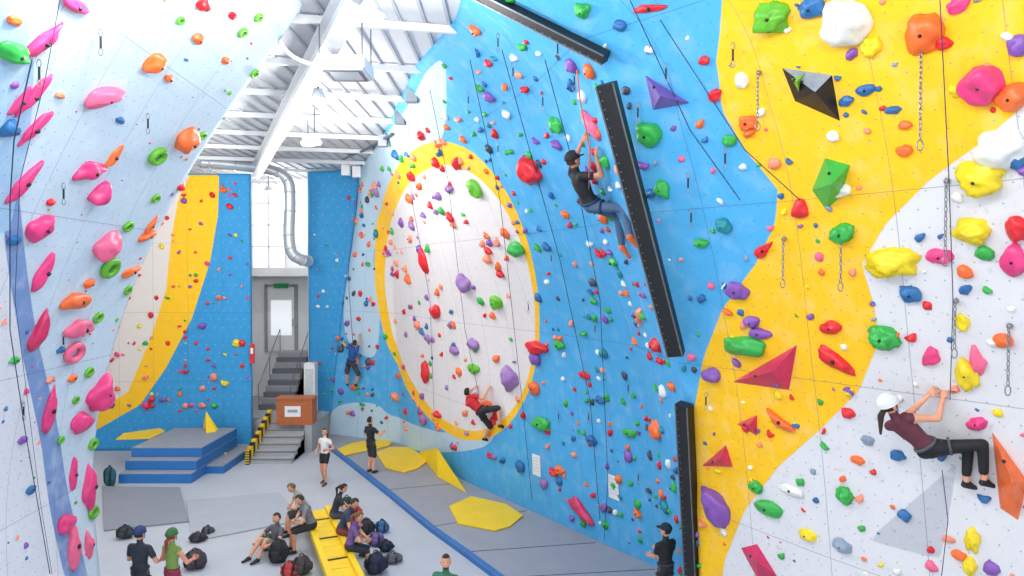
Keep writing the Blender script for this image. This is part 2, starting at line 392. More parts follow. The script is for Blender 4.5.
for px,py in ((346,170),(352,160),(357,172)):
    c=P(px,py,25); b.box((c.x-.15,c.y-.1,c.z-.2),(c.x+.15,c.y+.1,c.z+.2),mfr)
b.tube([P(340,160,25),P(365,150,22),P(392,134,18.5)],.04,mdk)
for px,py,yy in ((383,141,19.5),(400,118,17),(412,95,15)):
    c=P(px,py,yy); b.box((c.x-.12,c.y-.12,c.z-.16),(c.x+.12,c.y+.12,c.z+.16),mfg); b.tube([c+V(0,0,.1),V(c.x,c.y,10.3)],.02,mdk)
b.obj('flood_light_rail')
# ---------- floor mats
mmat=mat('mat_grey',(150,153,162),.6,.06,2); mblue=mat('mat_blue',(38,110,180),.5,.08,3); my=mat('mat_yellow',(245,205,25),.5,.06,3); mdg=mat('mat_dark',(138,143,154),.6,.05,2)
edge=[PZ(x,y,.12) for x,y in ((322,441),(343,457),(385,490),(430,527),(465,552),(500,578),(540,606))]
inner=[V(c[0].x-.02,c[0].y-.02,0) for c in RC[:7]]
poly=edge+[V(3.1,11.1,0)]+inner[::-1][1:]
b=MB(); b.prism(poly,0,.12,mmat,mblue)
for i in range(len(edge)-1): b.beam(edge[i]+V(.06,.03,.0),edge[i+1]+V(.06,.03,.0),.11,.02,mblue)
for i in range(1,len(edge)-1):
    q=min(RC[:7],key=lambda c:abs((c[0]-edge[i]).y-(.9)))[0]
    b.beam(edge[i]+V(0,0,.0),V(q.x-.1,q.y-.1,.12),.025,.012,mdk)
b.obj('crash_mat')
def flat(name,pts,z,m,h=.03):
    b=MB(); b.prism([PZ(x,y,z) for x,y in pts],z-h,z,m); return b.obj(name,bevel=.008)
flat('yellow_mat',[(449,506),(471,496),(506,504),(523,515),(510,526),(495,530),(458,523)],.16,my)
flat('yellow_mat',[(376,452),(390,447),(412,447),(427,461),(418,468),(404,472),(386,468)],.16,my)
flat('yellow_mat',[(337,449),(352,443),(378,438),(392,441),(388,446),(345,455)],.16,my)
b=MB(); q=[PZ(418,452,.13),PZ(438,477,.13),PZ(467,493,.13)]; ap=PZ(437,448,.9)
b.add(q+[ap],[(0,1,3),(1,2,3),(2,0,3),(0,2,1)],my); b.obj('yellow_wedge_mat')
flat('floor_mat_panel',[(104,530),(102,486),(180,487),(189,521)],.04,mdg)
flat('floor_mat_panel',[(192,541),(186,500),(280,492),(300,520)],.035,mat('mat_pale',(168,174,183),.6,.05,2))
x0=P(187,0,21.2).x
b=MB(); b.box((x0-.05,21.2,0),(-9.0,23.9,.22),mblue); b.box((x0-.05,21.22,.22),(-9.02,23.9,.26),mmat); b.obj('low_platform')
b=MB(); xa,xb=P(113,0,20.2).x,P(187,0,20.2).x
for i in range(3):
    b.box((xa,20.2+i*.35,.3*i+(0)),(xb,23.6,.3*i+.27),mblue); b.box((xa+.01,20.22+i*.35,.3*i+.27),(xb-.01,23.6,.3*i+.3),mmat)
b.obj('blue_mat_stack',bevel=.02)
flat('yellow_mat',[(116,439),(150,438),(165,431),(160,428),(124,433)],.95,my)
b=MB(); q=[P(184,447,22.6),P(206,447,22.2),P(231,443,23.2),P(200,440,23.6)]
q=[V(a.x,a.y,.26) for a in q]; q[0].x=max(q[0].x,xb+.05); ap=P(206,411,23.4); b.add(q+[ap],[(0,1,4),(1,2,4),(2,3,4),(3,0,4),(3,2,1,0)],my); b.obj('yellow_pyramid_mat')
# ---------- holds
HC={'pink':(232,62,128),'orange':(248,112,50),'red':(222,32,44),'green':(50,172,72),'lime':(100,182,44),'purple':(132,84,172),'blue':(40,105,165),'yellow':(242,214,30),'white':(236,236,230),'dark':(70,70,85),'magenta':(205,45,95),'rose':(242,104,142),'teal':(25,136,148),'peach':(250,148,116),'black':(20,24,34),'violet':(155,115,178),'grey':(140,155,175)}
def hm(c): return mat('hold_'+c,HC[c],.38,.14,9,0,.2)
def blob(b,p,n,w,h,dp,col,rot=0,seed=0,kind='blob',rough=.25,sub=(12,8)):
    u=V(0,0,1).cross(n)
    if u.length<.1: u=V(1,0,0)
    u.normalize(); v=n.cross(u)
    r=math.radians(rot); u2=u*math.cos(r)+v*math.sin(r); v2=v*math.cos(r)-u*math.sin(r)
    sv=V(seed*3.7,seed*1.3,seed*.7)
    def fn(d):
        k=1+rough*noise.noise(d*1.3+sv)*1.5
        d=d*k
        if kind=='tear': d=V(d.x,d.y*(1-.35*d.x),d.z)
        if kind=='crescent': d=V(d.x,d.y*.7+.5*(d.x*d.x)-.25,d.z)
        if kind=='lump':
            k=1+.28*noise.noise(d*3+sv); d=d*k
        if kind=='jug': d=V(d.x,d.y*.9,d.z*(1+.35*d.y))
        return d
    if kind=='donut':
        b.torus(p+n*dp*.3,u2,v2,w*.33,h*.33,min(w,h)*.15,hm(col),22,10)
    else:
        b.ell(p+n*dp*.15,u2*w/2,v2*h/2,n*dp,hm(col),sub[0],sub[1],fn)
        if w>.2: b.ell(p+n*dp*1.05+v2*h*.02,u2*w*.06,v2*w*.06,n*.03,mbk,8,4)
def place(b,wall,px,py,w,h,col,rot=0,kind='blob',depth=None):
    p,n,_=wall.hit(px,py); s=(p.y)/F
    vd=(p-CAM).normalized(); u=V(0,0,1).cross(n).normalized()
    fs=max(.62,math.sqrt(max(0,1-u.dot(vd)**2)))
    W_=w*s/fs; H_=h*s
    blob(b,p,n,W_,H_,depth or min(W_,H_)*.42,col,rot,px+py*.1,kind,sub=(24,16))
Lh=[(75,4,26,14,'pink',0),(42,40,16,30,'pink',80),(103,95,30,22,'rose',35),(23,181,14,32,'pink',80),(33,128,12,30,'pink',80),(38,226,18,26,'pink',60),(90,170,26,18,'pink',20),(98,193,16,24,'pink',-20),(104,244,20,28,'rose',60),(42,271,16,28,'pink',90),(38,330,18,26,'magenta',90),(78,328,28,20,'rose',0),(97,393,22,30,'pink',60),(80,422,20,20,'pink',0),(48,410,14,28,'pink',90),(88,487,18,28,'pink',90),(72,475,10,20,'pink',90),(65,523,18,16,'pink',0),(72,547,16,28,'rose',90),(88,545,12,16,'rose',90),(20,100,10,22,'pink',90),(32,95,12,30,'pink',90),
(155,62,18,20,'orange',30),(185,138,18,28,'orange',-60),(75,300,28,18,'orange',0),(113,156,10,18,'orange',90),(88,283,10,10,'orange',0),(147,235,18,10,'orange',20),(131,271,20,9,'orange',20),(203,5,14,12,'red',0),(197,38,12,10,'orange',0),(168,78,10,8,'orange',0),(150,225,8,14,'orange',80),(72,378,10,8,'orange',0),(14,20,12,10,'orange',0),(200,200,8,8,'red',0),(60,95,9,7,'peach',0),(12,240,10,12,'blue',0),(10,128,14,18,'blue',0),(50,202,8,8,'red',0),(14,52,24,20,'green',0),(225,60,9,7,'orange',0),(232,15,9,7,'red',0),(120,120,9,7,'blue',0),(60,350,8,8,'blue',0),(22,440,9,8,'purple',0),(30,490,9,8,'blue',0),(14,360,9,8,'green',0),(50,380,8,7,'peach',0)]
b=MB()
for x,y,w,h,c,r in Lh:
    a,bb=(h,w) if r in(80,90) else (w,h)
    place(b,left,x,y,a,bb,c,r,'tear' if w>12 else 'blob')
for x,y,w in ((156,155,22),(108,267,24),(127,226,13),(155,198,11),(97,317,13),(242,32,12),(258,17,11),(127,290,11),(254,73,11),(92,444,13),(202,135,10),(97,512,14),(88,372,12),(180,20,10),(60,440,9),(75,400,9)):
    place(b,left,x,y,w*.85,w,'lime',0,'donut')
place(b,left,72,352,24,24,'rose',0,'donut')
def scatter(b,wall,n,u0,u1,v0,v1,pal,s0,s1,kinds=('blob','tear','jug','crescent')):
    for i in range(n):
        u=round(random.uniform(u0,u1)/.2)*.2+.001; v=round(random.uniform(v0,v1)/.2)*.2+.001
        p,nn=wall.at(min(u,wall.us[-1]-.05),min(v,wall.vs[-1]-.05)); c=random.choice(pal)
        w=random.uniform(s0,s1)*random.choice((.7,1,1.3)); h=w*random.uniform(.55,1.1)
        blob(b,p,nn,w,h,w*.35,c,random.uniform(-60,60),i*.37,random.choice(kinds),sub=(10,7))
scatter(b,left,130,0,7.5,.5,11.8,['blue','peach','orange','pink','green','grey','purple','red','lime'],.03,.08)
b.obj('climbing_holds_left_wall',True)
b=MB()
UR=right.us[-1]; u_ov0=right.uvof(380,290)[0]; u_ov1=right.uvof(545,330)[0]; u_y=right.uvof(700,400)[0]
scatter(b,right,75,0,u_ov0,.3,10.3,['red','orange','purple','green','blue','peach','dark','teal'],.12,.27)
scatter(b,right,190,u_ov0,u_ov1,.8,10.3,['red','orange','purple','green','peach','violet','red','peach','blue'],.15,.32)
scatter(b,right,320,u_ov1,u_y,.3,10.8,['red','orange','purple','green','peach','blue','teal','white','green','red','dark'],.08,.2)
scatter(b,right,270,u_y,UR,1.5,9.5,['red','white','orange','blue','peach','yellow','rose','green','grey','purple','white','blue'],.05,.14)
b.obj('climbing_holds_right_wall',True)
b=MB(); scatter(b,back,200,1,8.2,1.4,9.4,['red','orange','purple','green','pink','peach','yellow','red'],.1,.24)
scatter(b,pan,30,.1,1.5,.8,9.4,['red','orange','white','green','pink'],.08,.16)
b.obj('climbing_holds_back_wall',True)
Rh=[(534,171,18,30,'red',-30,'tear'),(558,125,12,18,'green',0,'blob'),(517,249,18,16,'green',0,'blob'),(537,347,22,14,'red',0,'blob'),(583,511,26,14,'magenta',-30,'tear'),(512,378,14,22,'violet',0,'tear'),(477,188,12,20,'lime',0,'blob'),(465,283,14,20,'violet',0,'blob'),(497,302,12,14,'lime',0,'blob'),(425,261,8,26,'red',0,'blob'),(437,311,12,14,'red',0,'blob'),(455,350,12,10,'violet',0,'blob'),(542,424,18,14,'green',0,'blob'),(427,372,8,20,'red',0,'blob'),(474,344,12,12,'violet',0,'blob'),(450,188,10,10,'violet',0,'blob'),(412,176,10,10,'red',0,'blob'),(474,369,12,10,'lime',0,'blob'),(650,134,22,28,'green',0,'jug'),(663,188,14,18,'green',0,'blob'),(738,290,20,18,'purple',0,'blob'),(640,315,16,12,'peach',30,'tear'),(657,345,12,16,'red',0,'blob'),(560,345,10,10,'green',0,'blob'),
(614,262,14,10,'green',0,'blob'),(585,375,12,8,'red',0,'blob'),(592,440,12,10,'blue',0,'blob'),(560,470,10,8,'orange',0,'blob'),(630,433,14,8,'green',0,'blob'),(658,430,12,18,'orange',-30,'tear'),(600,400,10,8,'blue',0,'blob'),(702,243,14,10,'green',0,'blob'),(715,95,14,12,'red',30,'tear'),(650,8,34,8,'red',-10,'tear'),(583,10,14,16,'green',0,'blob'),(620,25,12,12,'blue',0,'blob'),(730,140,14,12,'green',0,'blob'),(724,225,14,16,'teal',0,'blob'),
(773,16,34,30,'lime',0,'lump'),(812,8,26,20,'blue',0,'blob'),(847,22,42,46,'white',-15,'blob'),(925,33,32,42,'orange',-20,'jug'),(986,84,38,44,'pink',0,'jug'),(1013,97,30,26,'orange',0,'blob'),(957,5,20,14,'pink',0,'blob'),(843,233,26,18,'green',30,'lump'),(891,261,44,32,'yellow',0,'lump'),(981,178,36,38,'yellow',0,'lump'),(974,231,32,26,'yellow',0,'lump'),(1016,260,22,36,'pink',0,'blob'),(1017,228,18,26,'red',0,'blob'),(1003,148,40,44,'white',0,'jug'),(941,256,22,16,'pink',0,'blob'),(912,294,18,16,'blue',0,'blob'),(745,346,38,24,'green',0,'jug'),(836,360,36,16,'red',-35,'tear'),(832,327,18,14,'red',0,'blob'),(885,337,24,26,'green',30,'lump'),(968,374,18,32,'yellow',0,'lump'),(932,357,14,20,'pink',-30,'tear'),(978,423,18,14,'pink',40,'tear'),(978,362,14,30,'rose',0,'tear'),(718,506,22,40,'purple',30,'tear'),(769,508,26,16,'green',0,'blob'),(782,421,30,14,'orange',-30,'crescent'),(846,495,16,16,'green',0,'lump'),(973,540,12,24,'yellow',0,'lump'),(970,566,12,20,'yellow',0,'lump'),(801,209,14,20,'red',-40,'tear'),(764,250,22,10,'red',40,'tear'),(760,333,22,12,'purple',0,'blob'),(752,322,16,12,'purple',0,'blob'),(872,46,18,18,'yellow',45,'lump'),(866,90,20,10,'blue',0,'blob'),(846,101,14,10,'blue',0,'blob'),(893,110,14,9,'blue',0,'blob'),(944,43,14,14,'red',0,'blob'),(958,90,14,14,'yellow',0,'lump'),(905,150,14,12,'orange',0,'blob'),(840,190,20,14,'white',0,'blob'),(742,80,12,16,'white',0,'blob'),(748,122,18,16,'orange',0,'blob'),(712,375,16,16,'purple',0,'blob'),(757,487,12,12,'green',0,'lump'),(705,60,10,10,'red',0,'blob'),(792,490,24,10,'white',0,'blob'),(843,546,18,14,'grey',0,'blob'),(808,535,16,12,'yellow',0,'blob'),(898,455,14,12,'blue',0,'blob'),(868,440,12,10,'grey',0,'blob'),(905,515,12,12,'blue',0,'blob'),(848,413,12,12,'red',0,'blob'),(858,460,12,10,'orange',0,'blob'),(1018,45,16,22,'purple',0,'blob'),(1016,160,14,20,'blue',0,'blob'),(962,322,12,20,'yellow',0,'blob'),(1005,340,16,16,'orange',0,'blob'),(960,555,14,10,'orange',0,'blob')]
for x,y,w,h,c,r,k in Rh:
    b=MB(); place(b,right,x,y,w,h,c,r,k); b.obj('climbing_hold',True)
def volume(pts,apex,off,col,cols=None):
    b=MB(); q=[right.W(x,y,.0) for x,y in pts]; a=right.W(*apex,off); n=len(q)
    m=hm(col)
    for i in range(n): b.add([q[i],q[(i+1)%n],a],[(0,1,2)],m if not cols else hm(cols[i%len(cols)]))
    b.add(q,[tuple(range(n))],m)
    b.ell(a*.6+q[0]*.4,V(.02,0,0),V(0,.02,0),V(0,0,.02),mbk,8,6)
    return b.obj('climbing_volume')
volume([(645,75),(690,103),(653,110)],(660,96),.3,'purple')
volume([(782,68),(832,75),(840,121),(795,101)],(815,92),.22,'black',['grey','black','black','black'])
volume([(825,158),(850,165),(842,195),(826,210),(812,190)],(832,184),.3,'green')
volume([(733,382),(797,345),(789,390)],(772,372),.25,'magenta')
volume([(702,466),(726,445),(733,467)],(720,459),.18,'magenta')
volume([(737,424),(757,415),(757,436)],(749,425),.15,'magenta')
volume([(741,548),(757,544),(777,576),(758,580)],(757,562),.15,'magenta')
volume([(992,432),(1028,482),(1018,520),(1000,508)],(1012,482),.26,'orange')
volume([(790,78),(805,72),(800,95)],(797,82),.3,'lime')
# ---------- black edge beams
mblk=mat('beam_black',(22,24,28),.5,.3,30); medge=mat('beam_edge',(110,112,116),.4,.2,20,.3)
def wbeam(p,q,w,h,name,off=.1):
    b=MB(); a=right.W(*p,off); c=right.W(*q,off); n=right.hit((p[0]+q[0])/2,(p[1]+q[1])/2)[1]
    vw=-((a+c)/2-CAM).normalized(); n=(n*.45+vw*.55).normalized()
    b.beam(a,c,w,h,mblk,n); ax=(c-a).normalized(); sd=ax.cross(n).normalized(); nn=sd.cross(ax)
    for s_ in (-1,1): b.beam(a+sd*s_*(w/2-.012)+nn*(h/2+.005),c+sd*s_*(w/2-.012)+nn*(h/2+.005),.02,.012,medge,n)
    L_=(c-a).length
    for i in range(int(L_/.12)):
        b.ell(a+ax*(i*.12+.06)+sd*(w*.3)+nn*(h/2),ax*.012,sd*.012,nn*.008,medge,6,4)
    b.obj(name)
wbeam((606,84),(676,354),.25,.16,'black_wall_beam',.2)
wbeam((684,404),(694,600),.24,.16,'black_wall_beam',.1)
wbeam((466,-12),(606,58),.14,.16,'black_wall_beam',.14)
# ---------- chains, quickdraws, ropes
mch=mat('chain_steel',(140,142,148),.3,.1,20,.8); mrope=mat('rope_dark',(45,55,85),.8,.2,60); msl=mat('sling',(40,40,50),.8,.2)
def chain(px,py,L_,name='bolt_chain'):
    p,n,_=right.hit(px,py); p=p+n*.05; b=MB(); k=int(L_/.048)
    b.ell(p-n*.02,V(.03,0,0),V(0,.03,0),V(0,0,.03),mch,8,6)
    for i in range(k):
        c=p-V(0,0,.048*i+.03)
        x=V(1,0,0) if i%2 else V(0,1,0); b.torus(c,x,V(0,0,1),.013,.029,.0055,mch,12,6)
    b.torus(p-V(0,0,.048*k+.06),V(1,0,0),V(0,0,1),.028,.05,.007,mch,16,6)
    b.obj(name,True)
for x,y,l in ((923,50,.85),(760,72,.55),(948,180,.75),(843,238,.5),(785,238,.5),(957,300,.5),(1011,325,.6)): chain(x,y,l)
def draw(wall,px,py):
    p,n,_=wall.hit(px,py); p=p+n*.05; b=MB(); b.torus(p-V(0,0,.05),V(1,0,0),V(0,0,1),.022,.04,.005,mch,14,6); b.beam(p-V(0,0,.085),p-V(0,0,.21),.02,.012,msl,V(0,1,0)); b.torus(p-V(0,0,.25),V(1,0,0),V(0,0,1),.022,.04,.005,mch,14,6); b.obj('quickdraw')
for x,y in ((577,68),(545,90),(515,60),(500,30),(560,35),(640,100),(690,170),(693,205),(668,60),(735,40),(553,250),(597,320),(630,380),(640,470),(590,410),(500,140),(470,90),(727,145),(560,410),(708,390),(530,300)): draw(right,x,y)
for x,y in ((35,55),(60,180),(97,25),(20,400),(145,110),(60,330)): draw(left,x,y)
def rope(wall,pts,off=.13,r=.007,name='climbing_rope',m=None):
    q=[]
    for i in range(len(pts)-1):
        for t in range(12):
            t/=12; q.append(wall.W(pts[i][0]*(1-t)+pts[i+1][0]*t,pts[i][1]*(1-t)+pts[i+1][1]*t,off))
    q.append(wall.W(*pts[-1],off)); b=MB(); b.tube(q,r,m or mrope,6); b.obj(name,True)
rope(left,[(32,60),(14,140),(10,200),(10,330),(25,430),(50,574)])
rope(left,[(60,0),(45,80),(20,180),(15,300),(40,500),(52,574)],.08,.004)
rope(right,[(430,90),(448,180),(465,330),(480,400)],.1)
rope(right,[(470,60),(500,200),(522,400),(532,500)],.1)
rope(right,[(502,50),(560,260),(590,400),(600,520)],.1)
rope(right,[(545,60),(572,160),(600,300),(608,480),(604,540)],.1)
rope(right,[(630,0),(690,130),(740,200)],.1,.006)
rope(right,[(660,20),(745,150),(800,200)],.1,.006)
rope(right,[(408,120),(412,200),(430,300),(434,410)],.1)
rope(right,[(940,0),(949,180),(953,300),(950,400)],.2,.005)
rope(right,[(942,470),(948,520),(940,590)],.2,.005)
rope(right,[(350,180),(348,230),(349,290),(353,345)],.12,.009)
for px,py in ((537,465),(614,487)):
    p,n,_=right.hit(px,py); b=MB(); u=V(0,0,1).cross(n).normalized(); v=n.cross(u); b.add([p+n*.02+u*i*.17+v*j*.27 for i,j in ((-1,-1),(1,-1),(1,1),(-1,1))],[(0,1,2,3)],mfr)
    for k in range(5): b.add([p+n*.022+u*i*.13+v*(.18-k*.08+j*.008) for i,j in ((-1,-1),(1,-1),(1,1),(-1,1))],[(0,1,2,3)],mfl)
    b.obj('wall_notice_sign')
# ---------- people
def ik(a,b,l1,l2,pole):
    d=b-a; L_=min(max(d.length,.15),(l1+l2)*.995); dn=d.normalized(); b=a+dn*L_; x=(l1*l1-l2*l2+L_*L_)/(2*L_); h=math.sqrt(max(0,l1*l1-x*x))
    p=Vector(pole); p=p-dn*p.dot(dn)
    if p.length<1e-3: p=dn.orthogonal()
    return a+dn*x+p.normalized()*h,b
SK=(222,160,126)
def person(name,pel,up,right_,hands,feet,epole,kpole,look,cfg,s=1,headup=None,toes=None,curl=40):
    up=up.normalized(); R=(right_-up*right_.dot(up)).normalized(); Fw=up.cross(R).normalized()
    mk=lambda k,c: mat(k+'_%d_%d_%d'%tuple(c),c,.75,.15,12)
    msk=mk('skin',cfg.get('skin',SK)); msh=mk('cloth',cfg.get('shirt',(25,25,30))); mpa=mk('cloth',cfg.get('pants',(30,30,36))); mso=mk('shoe',cfg.get('shoes',(40,40,45))); mha=mk('hair',cfg.get('hair',(50,35,28)))
    sleeve=cfg.get('sleeve',.55); leg=cfg.get('leg',1.0)
    w=cfg.get('w',1.0)
    g=MB(); parts=[]
    def cap(a,b,ra,rb,split):
        g.capsule(a,b,ra,rb,msk,12); parts.append((a,b,ra,rb,split))
    nb=pel+up*.5*s
    prof=[(-.09,.10,.075),(-.03,.160,.112),(.06,.158,.112),(.16,.135,.098),(.28,.158,.112),(.39,.172,.108),(.46,.13,.085),(.50,.07,.06)]
    g.loft([pel+up*a*s for a,_,_ in prof],[(x*s*w,y*s*w) for _,x,y in prof],R,Fw,pel-up*.11*s,pel+up*.52*s,msk,18)
    parts.append((pel+up*.02*s,pel+up*.46*s,.13*s,.14*s,[(.06,mpa),(9,msh)]))
    hu=(headup or up).normalized(); hc=nb+hu*.175*s
    cap(nb-up*.03*s,hc-hu*.03*s,.056*s,.05*s,[(9,msk)])
    fing=[]
    for i,sg in ((0,-1),(1,1)):
        hp=Vector(hands[i]); raise_=.05 if (hp-nb).dot(up)>0 else 0
        sh=pel+up*(.43+raise_)*s+R*sg*.175*s*w
        el,wr=ik(sh,hp,.29*s,.255*s,Vector(epole[i]))
        g.capsule(pel+up*.42*s+R*sg*.07*s,sh,.075*s,.062*s,msk,12); parts.append((pel+up*.42*s,sh,.075*s,.062*s,[(9,msh)]))
        if sleeve>0:
            m_=sh.lerp(el,sleeve); cap(sh,m_,.062*s,.055*s,[(9,msh)])
            cap(m_,el,.046*s,.040*s,[(.1,msh),(9,msk if sleeve<1 else msh)])
        else: cap(sh,el,.053*s,.039*s,[(9,msk)])
        cap(el,wr,.040*s,.026*s,[(9,msh if sleeve>=1 else msk)])
        fing.append((wr,(wr-el).normalized(),sg))
    for i,sg in ((0,-1),(1,1)):
        hj=pel+R*sg*.088*s-up*.01*s; an=Vector(feet[i])
        kn,an=ik(hj,an,.43*s,.42*s,Vector(kpole[i]))
        if leg>=1:
            cap(hj,kn,.088*s,.060*s,[(9,mpa)])
            m_=kn.lerp(an,min(1,leg-1+.05)); 
            if leg>1.1: cap(kn,m_,.06*s,.05*s,[(9,mpa)]); cap(m_,an,.042*s,.036*s,[(9,msk)])
            else: 
                cap(kn,kn.lerp(an,.35),.052*s,.055*s,[(.1,mpa),(9,msk)]); cap(kn.lerp(an,.35),an,.055*s,.034*s,[(9,msk)])
        else:
            m_=hj.lerp(kn,leg); cap(hj,m_,.090*s,.082*s,[(9,mpa)]); cap(m_,kn,.068*s,.052*s,[(9,msk)])
            cap(kn,kn.lerp(an,.35),.05*s,.055*s,[(9,msk)]); cap(kn.lerp(an,.35),an,.055*s,.034*s,[(9,msk)])
        td=Vector(toes[i]).normalized() if toes else Vector((Fw.x,Fw.y,0)).normalized()
        heel=an-td*.03*s-V(0,0,.035*s); toe=an+td*.165*s-V(0,0,.045*s)
        cap(heel,toe,.036*s,.030*s,[(9,mso)]); cap(an-V(0,0,.0),an+td*.09*s-V(0,0,.035*s),.04*s,.036*s,[(9,mso)])
    tmp=g.obj('tmp_body'); md_=tmp.modifiers.new('r','REMESH'); md_.mode='VOXEL'; md_.voxel_size=.0135*s
    sm=tmp.modifiers.new('s','SMOOTH'); sm.factor=.5; sm.iterations=4
    dg=bpy.context.evaluated_depsgraph_get(); ev=tmp.evaluated_get(dg); me=bpy.data.meshes.new_from_object(ev)
    bpy.data.objects.remove(tmp)
    nf=len(me.polygons); cen=np.zeros(nf*3); me.polygons.foreach_get('center',cen); cen=cen.reshape(-1,3)
    best=np.full(nf,1e9); lab=np.zeros(nf,int); ml=[]
    for a,b_,ra,rb,split in parts:
        a_=np.array(a); ab=np.array(b_)-a_; L2=max(ab@ab,1e-9); t=((cen-a_)@ab)/L2; tc=np.clip(t,0,1)
        dd=np.linalg.norm(cen-a_-tc[:,None]*ab,axis=1)-(ra+(rb-ra)*tc); sel=dd<best; best[sel]=dd[sel]
        lm=np.zeros(nf,int); done=np.zeros(nf,bool)
        for tt,m_ in split:
            if m_ not in ml: ml.append(m_)
            q=(~done)&(tc<=tt); lm[q]=ml.index(m_); done|=q
        lab[sel]=lm[sel]
    B=MB(); vv=np.zeros(len(me.vertices)*3); me.vertices.foreach_get('co',vv); B.v=[tuple(x) for x in vv.reshape(-1,3)]
    B.mats=list(ml); B.f=[tuple(p.vertices) for p in me.polygons]; B.m=[int(x) for x in lab]
    bpy.data.meshes.remove(me)
    lk=Vector(look).normalized(); lk=(lk-hu*lk.dot(hu)); lk=lk.normalized() if lk.length>.05 else Fw; X=lk.cross(hu).normalized()
    hs=s*1.0
    n,h=24,18; vs=[];fs=[]; dirs=[]
    for i in range(h+1):
        ph=-math.pi/2+math.pi*i/h
        for j in range(n):
            t=2*math.pi*j/n; d=V(math.cos(ph)*math.cos(t),math.cos(ph)*math.sin(t),math.sin(ph)); dirs.append(d.copy())
            x,y,z=d.x*.076,d.y*.096,d.z*.118
            if d.z<0: x*=1-.28*(-d.z)**1.5; 
            if d.z<-.2 and d.y<0: y*=1-.45*(-d.z)
            if d.z<-.4 and d.y>0: y+=.012
            if d.y>.3:
                y+=.024*math.exp(-(d.x**2/.015+(d.z+.12)**2/.03)); y-=.008*math.exp(-((abs(d.x)-.4)**2/.03+(d.z-.08)**2/.02))
            hair=d.z>.52 or (d.y<.15 and d.z>-.42-(.0)) 
            if cfg.get('bald'): hair=False
            if hair: k=1.09; x*=k;y*=k;z*=k
            vs.append(hc+(X*x+lk*y+hu*z)*hs)
    sk=[];hr=[]
    for i in range(h):
        for j in range(n):
            f=(i*n+j,i*n+(j+1)%n,(i+1)*n+(j+1)%n,(i+1)*n+j); dd=[dirs[k] for k in f]
            q=all(d.z>.5 or (d.y<.17 and d.z>-.44) for d in dd)
            beard=cfg.get('beard') and sum(d.z for d in dd)/4<-.5 and sum(d.y for d in dd)>0
            (hr if ((q and not cfg.get('bald')) or beard) else sk).append(f)
    o=len(B.v); B.v+=[tuple(v) for v in vs]
    for lst,m_ in ((sk,msk),(hr,mha)):
        k=B.mi(m_)
        for f in lst: B.f.append(tuple(i+o for i in f)); B.m.append(k)
    L=lambda x,y,z: hc+(X*x+lk*y+hu*z)*hs
    meye=mat('eye_white',(240,240,240),.3,.02); mpu=mat('pupil',(30,25,22),.3,.02); mlip=mat('lips',(180,90,85),.5,.05)
    for sg in (-1,1):
        B.ell(L(sg*.03,.078,.008),X*.014*hs,lk*.012*hs,hu*.010*hs,meye,8,6); B.ell(L(sg*.03,.088,.008),X*.006*hs,lk*.004*hs,hu*.006*hs,mpu,8,4)
        B.ell(L(sg*.03,.088,.028),X*.016*hs,lk*.005*hs,hu*.004*hs,mha,8,4)
        B.ell(L(sg*.080,-.005,-.01),X*.010*hs,lk*.02*hs,hu*.03*hs,msk,8,6)
    B.ell(L(0,.090,-.055),X*.024*hs,lk*.008*hs,hu*.007*hs,mlip,8,6)
    if cfg.get('helmet') or cfg.get('cap'):
        mh=mk('helmet',cfg.get('helmet') or cfg.get('cap')); k=1.22 if cfg.get('helmet') else 1.15
        def fh(d): return V(d.x,d.y,max(d.z,-.05))
        B.ell(L(0,-.005,.03),X*.085*k*hs,lk*.103*k*hs,hu*.1*k*hs,mh,20,12,fh)
        if cfg.get('cap'): B.ell(L(0,.12,.04),X*.07*hs,lk*.07*hs,hu*.008*hs,mh,14,6)
        else:
            B.torus(L(0,-.005,.025),X,lk,.103*hs,.125*hs,.006*hs,mh)
            for sg in (-1,1): B.tube([L(sg*.09,.02,.03),L(sg*.075,.03,-.08),L(0,.06,-.125)],.005*hs,mbk,6)
    if cfg.get('pony'):
        a=L(0,-.1,.03-.06*bool(cfg.get('helmet'))); c1=L(0,-.15,-.06); c2=c1-V(0,0,.2*hs)
        B.capsule(a,c1,.03*hs,.034*hs,mha); B.capsule(c1,c2,.036*hs,.014*hs,mha)
    for (wr,hd,sg) in fing:
        pn=cfg.get('palm',Fw); pn=(Vector(pn)-hd*Vector(pn).dot(hd)); pn=pn.normalized() if pn.length>.1 else hd.orthogonal().normalized(); lat=hd.cross(pn)*1.0
        tside=lat*(1 if (lat.dot(R)*-sg)>0 else -1)
        kn=wr+hd*.085*s
        B.ell(wr+hd*.048*s,hd*.052*s,lat*.041*s,pn*.016*s,msk,12,8)
        for k in range(4):
            base=kn-hd*.012*s+tside*((1.5-k)*.0205)*s; p=base; ln=(.95,1.08,1.0,.8)[k]; ang=0
            for seg,(l_,r0,r1) in enumerate(((.040,.0092,.0085),(.026,.0085,.008),(.022,.008,.0068))):
                ang+=math.radians(curl*(.6 if seg==0 else 1)); dr=hd*math.cos(ang)+pn*math.sin(ang)
                q=p+dr*l_*ln*s; B.capsule(p,q,r0*s,r1*s,msk,6); p=q
        tb=wr+hd*.02*s+tside*.03*s; t1=tb+(hd*.6+tside*.7+pn*.3).normalized()*.04*s; t2=t1+(hd*.85+tside*.1+pn*.6).normalized()*.032*s
        B.capsule(tb,t1,.013*s,.011*s,msk,6); B.capsule(t1,t2,.011*s,.0085*s,msk,6)
